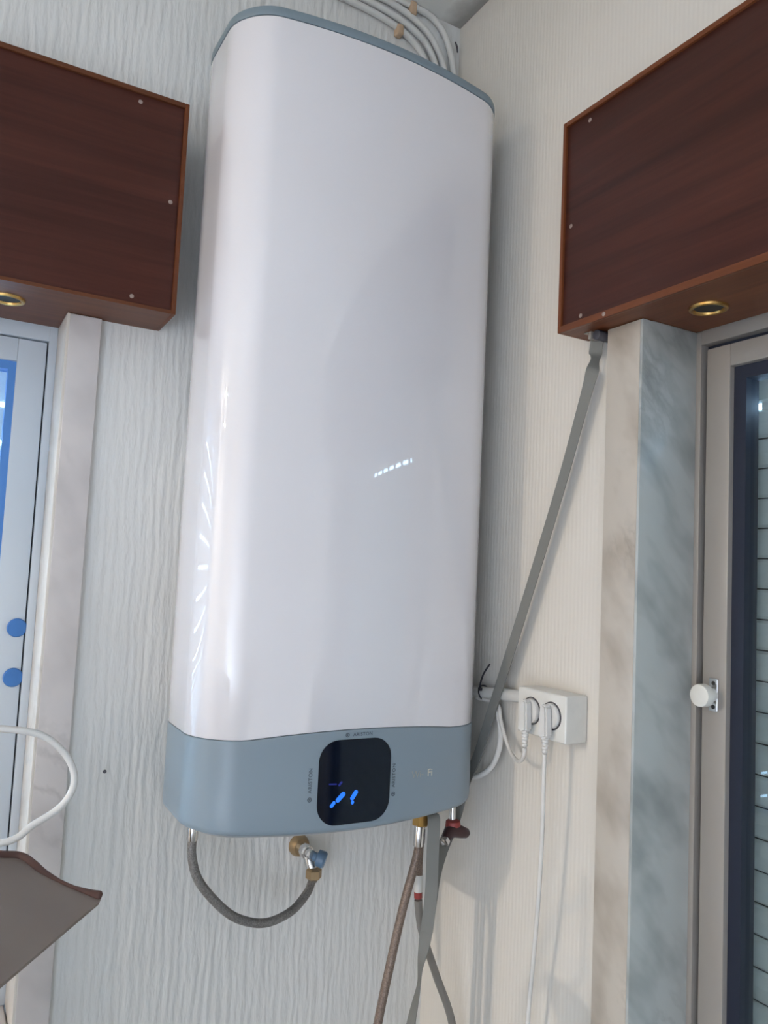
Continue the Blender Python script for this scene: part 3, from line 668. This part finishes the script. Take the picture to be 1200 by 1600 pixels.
loop = [Vector((-.0135+math.cos(2*math.pi*k/u)*.0122, cy+.004*math.sin(2*math.pi*k/u), cz_+math.sin(2*math.pi*k/u)*.0125)) for k in range(u+1)]
tube(bm, loop, .0014, 8); build('loop', bm, M['black_plastic'], TI)
bm = BM(); box(bm, (-.0285, -.1925, 1.296), (-.0225, -.1865, 1.302), .001); build('head', bm, M['black_plastic'], TI)
bm = BM(); tube(bm, catmull([(-.026, -.189, 1.300), (-.028, -.194, 1.312), (-.029, -.203, 1.328), (-.030, -.221, 1.347)], 6), [.0016]*18+[.0011], 8); build('tail', bm, M['black_plastic'], TI)

# ------------------------------------------------------------------ conduits under the ceiling
Rc = .0068
def duct(label, pts): 
    return cable('ceiling_conduit', label, pts, Rc, M['conduit'], 'conduit', 'white conduits along the ceiling corner', 14)
yy = -.0085
duct('white conduit curving down behind the heater, outermost at the corner', [(-.9, yy, ZC-.0065), (-.5, yy, ZC-.0065), (-.20, yy, ZC-.0065), (-.115, yy, ZC-.0065), (-.078, yy, 2.664), (-.0500, yy, 2.645), (-.030, yy, 2.610), (-.0180, yy, 2.560), (-.017, yy, 2.50), (-.017, yy, 2.36), (-.017, yy, 1.6)])
duct('white conduit curving down behind the heater, second from the corner', [(-.9, yy, ZC-.0210), (-.5, yy, ZC-.0210), (-.22, yy, ZC-.0190), (-.175, yy, 2.655), (-.128, yy, 2.645), (-.086, yy, 2.626), (-.0575, yy, 2.594), (-.0400, yy, 2.555), (-.037, yy, 2.50), (-.037, yy, 2.36), (-.037, yy, 1.6)])
duct('white conduit curving down behind the heater, third from the corner', [(-.9, yy, ZC-.036), (-.5, yy, ZC-.036), (-.25, yy, 2.637), (-.200, yy, 2.635), (-.145, yy, 2.626), (-.098, yy, 2.607), (-.070, yy, 2.575), (-.0570, yy, 2.535), (-.055, yy, 2.48), (-.055, yy, 2.36), (-.055, yy, 1.6)])
duct('white conduit curving down behind the heater, nearest to the heater top', [(-.9, yy, ZC-.052), (-.5, yy, ZC-.052), (-.28, yy, 2.621), (-.215, yy, 2.618), (-.160, yy, 2.609), (-.115, yy, 2.590), (-.088, yy, 2.560), (-.0730, yy, 2.520), (-.071, yy, 2.47), (-.071, yy, 2.36), (-.071, yy, 1.6)])
def conduit_clip(label, x, z0_, z1_):
    bm = BM(); box(bm, (x-.008, -.0185, z0_), (x+.008, 0, z1_), .0055, 4)
    tag(build('conduit_clip', bm, M['clip'], smooth=35), label, 'clip', GROUPS['conduit_clip'])
conduit_clip('tan clip holding the lower conduits, nearest to the heater top', -.156, 2.591, 2.614)
conduit_clip('small tan clip at the ceiling on the upper conduits', -.127, 2.646, ZC)
bm = BM(); tube(bm, [Vector((-.0215, -.0155, 2.628)), Vector((-.0165, -.0158, 2.618)), Vector((-.0150, -.0158, 2.607))], [.0016, .0022, .0014], 8)
tag(build('tape_scrap', bm, M['dark_grey_plastic']), 'tiny dark scrap of tape on the outermost ceiling conduit', 'tape')
bm = BM(); lathe(bm, (-.630, 0.0005, 1.160), (0, -1, 0), [(0, .0012), (.006, .0012), (.0062, .0030), (.0075, .0028), (.0078, 0)], 12)
tag(build('nail', bm, M['dark_grey_plastic']), 'small dark nail in the bare wall left of the heater', 'nail')

# ------------------------------------------------------------------ cardboard carton at the left edge and a loop of white cable
CB = thing('carton', 'tall brown cardboard carton with an open flap jutting in at the lower left edge', 'carton', (-1.43, -.65, 0))
bm = BM()
x0, x1, y0, y1, zz = -1.62, -1.25, -.80, -.51, 1.135
for a, b in (((x0, y0, 0), (x1, y0+.006, zz)), ((x0, y1-.006, 0), (x1, y1, zz)), ((x0, y0+.006, 0), (x0+.006, y1-.006, zz)), ((x1-.006, y0+.006, 0), (x1, y1-.006, zz)), ((x0+.006, y0+.006, .0), (x1-.006, y1-.006, .006))): box(bm, a, b)
build('carton_body', bm, M['card'], CB, smooth=0)
T = Vector((-.7134, -.4542, 1.1400)); B = Vector((-.8173, -.5924, 1.1400))
edge = [Vector(p) for p in ((-1.253, -.52, 1.137), (-1.10, -.46, 1.200), (-.977, -.3994, 1.2153), (-.8799, -.3863, 1.1937), (-.8319, -.3843, 1.1822), (-.8068, -.3840, 1.1761), (-.7907, -.3817, 1.1725), (-.7813, -.3863, 1.1694), (-.7743, -.3965, 1.1658), (-.7663, -.4089, 1.1615), (-.7552, -.4205, 1.1566), (-.7404, -.4325, 1.1507), (-.7221, -.4426, 1.1443), (-.7108, -.4475, 1.1406))]
low = [Vector(p) for p in ((-1.253, -.79, 1.137), (-1.10, -.77, 1.140), (-.95, -.74, 1.1395), (-.9006, -.7066, 1.1394), (-.8555, -.6448, 1.1397))]+[B+(T-B)*k/8 for k in range(9)]
nrm = (edge[5]-T).cross(B-T).normalized()
if nrm.z < 0: nrm = -nrm
bm = BM(); th = .004
n = len(edge)
up = [[bm.verts.new(a*(1-s)+b*s) for s in (0, .06, .4, .75, 1)] for a, b in zip(edge, low)]
dn = [[bm.verts.new(a*(1-s)+b*s-nrm*th) for s in (0, .06, .4, .75, 1)] for a, b in zip(edge, low)]
for i in range(n-1):
    for k in range(4):
        bm.faces.new((up[i][k], up[i+1][k], up[i+1][k+1], up[i][k+1])); bm.faces.new((dn[i][k], dn[i][k+1], dn[i+1][k+1], dn[i+1][k]))
    bm.faces.new((up[i][0], dn[i][0], dn[i+1][0], up[i+1][0])); bm.faces.new((up[i][4], up[i+1][4], dn[i+1][4], dn[i][4]))
for k in range(4):
    bm.faces.new((up[0][k], up[0][k+1], dn[0][k+1], dn[0][k])); bm.faces.new((up[-1][k], dn[-1][k], dn[-1][k+1], up[-1][k+1]))
FL = build('flap', bm, M['card'], CB, smooth=30)
bm = BM(); ep = catmull(edge, 6); ep = [p+nrm*.001 for p in ep]
wd = [(.0045 if k < 50 else max(.0020, .0045-.0025*(k-50)/12))+(.0033*max(0, min(1, (k-67)/9)))-(.002 if k == len(ep)-1 else 0) for k in range(len(ep))]
tube(bm, ep, wd, 8); build('rolled_edge', bm, M['card_edge'], FL, smooth=60, label='darker curled edge of the flap')
cable('loose_cable', 'loop of thin white cable sticking out above the carton flap', [(-1.20, -.335, .004), (-1.20, -.335, .8), (-1.18, -.345, 1.20), (-1.03, -.400, 1.325), (-.95, -.435, 1.332), (-.8640, -.45, 1.328), (-.8220, -.45, 1.3245), (-.7860, -.45, 1.317), (-.7640, -.45, 1.301), (-.7500, -.45, 1.2800), (-.7480, -.45, 1.2600), (-.7590, -.45, 1.2410), (-.7830, -.45, 1.2260), (-.8140, -.45, 1.2110), (-.90, -.43, 1.218), (-1.02, -.372, 1.235), (-1.11, -.340, 1.15), (-1.14, -.335, .8), (-1.14, -.335, .004)], .0036, M['cable_white'])

# ------------------------------------------------------------------ ceiling spotlights down the room (seen mirrored in the enamel)
for i, (x, y) in enumerate(((-4.75, -.52), (-5.9, -.62))):
    t = thing('ceiling_spotlight', ('nearer' if i == 0 else 'farther')+' round ceiling spotlight at the left end of the room', 'spotlight', (x, y, ZC))
    bm = BM(); lathe(bm, (x, y, ZC), (0, 0, -1), [(0, .055), (.006, .055), (.010, .048), (.010, .040), (.004, .036)], 28); build('rim', bm, M['white_plastic'], t)
    bm = BM(); cyl(bm, (x, y, ZC-.0045), (x, y, ZC-.012), .034, 24); build('bulb', bm, M['lamp_glow'], t)
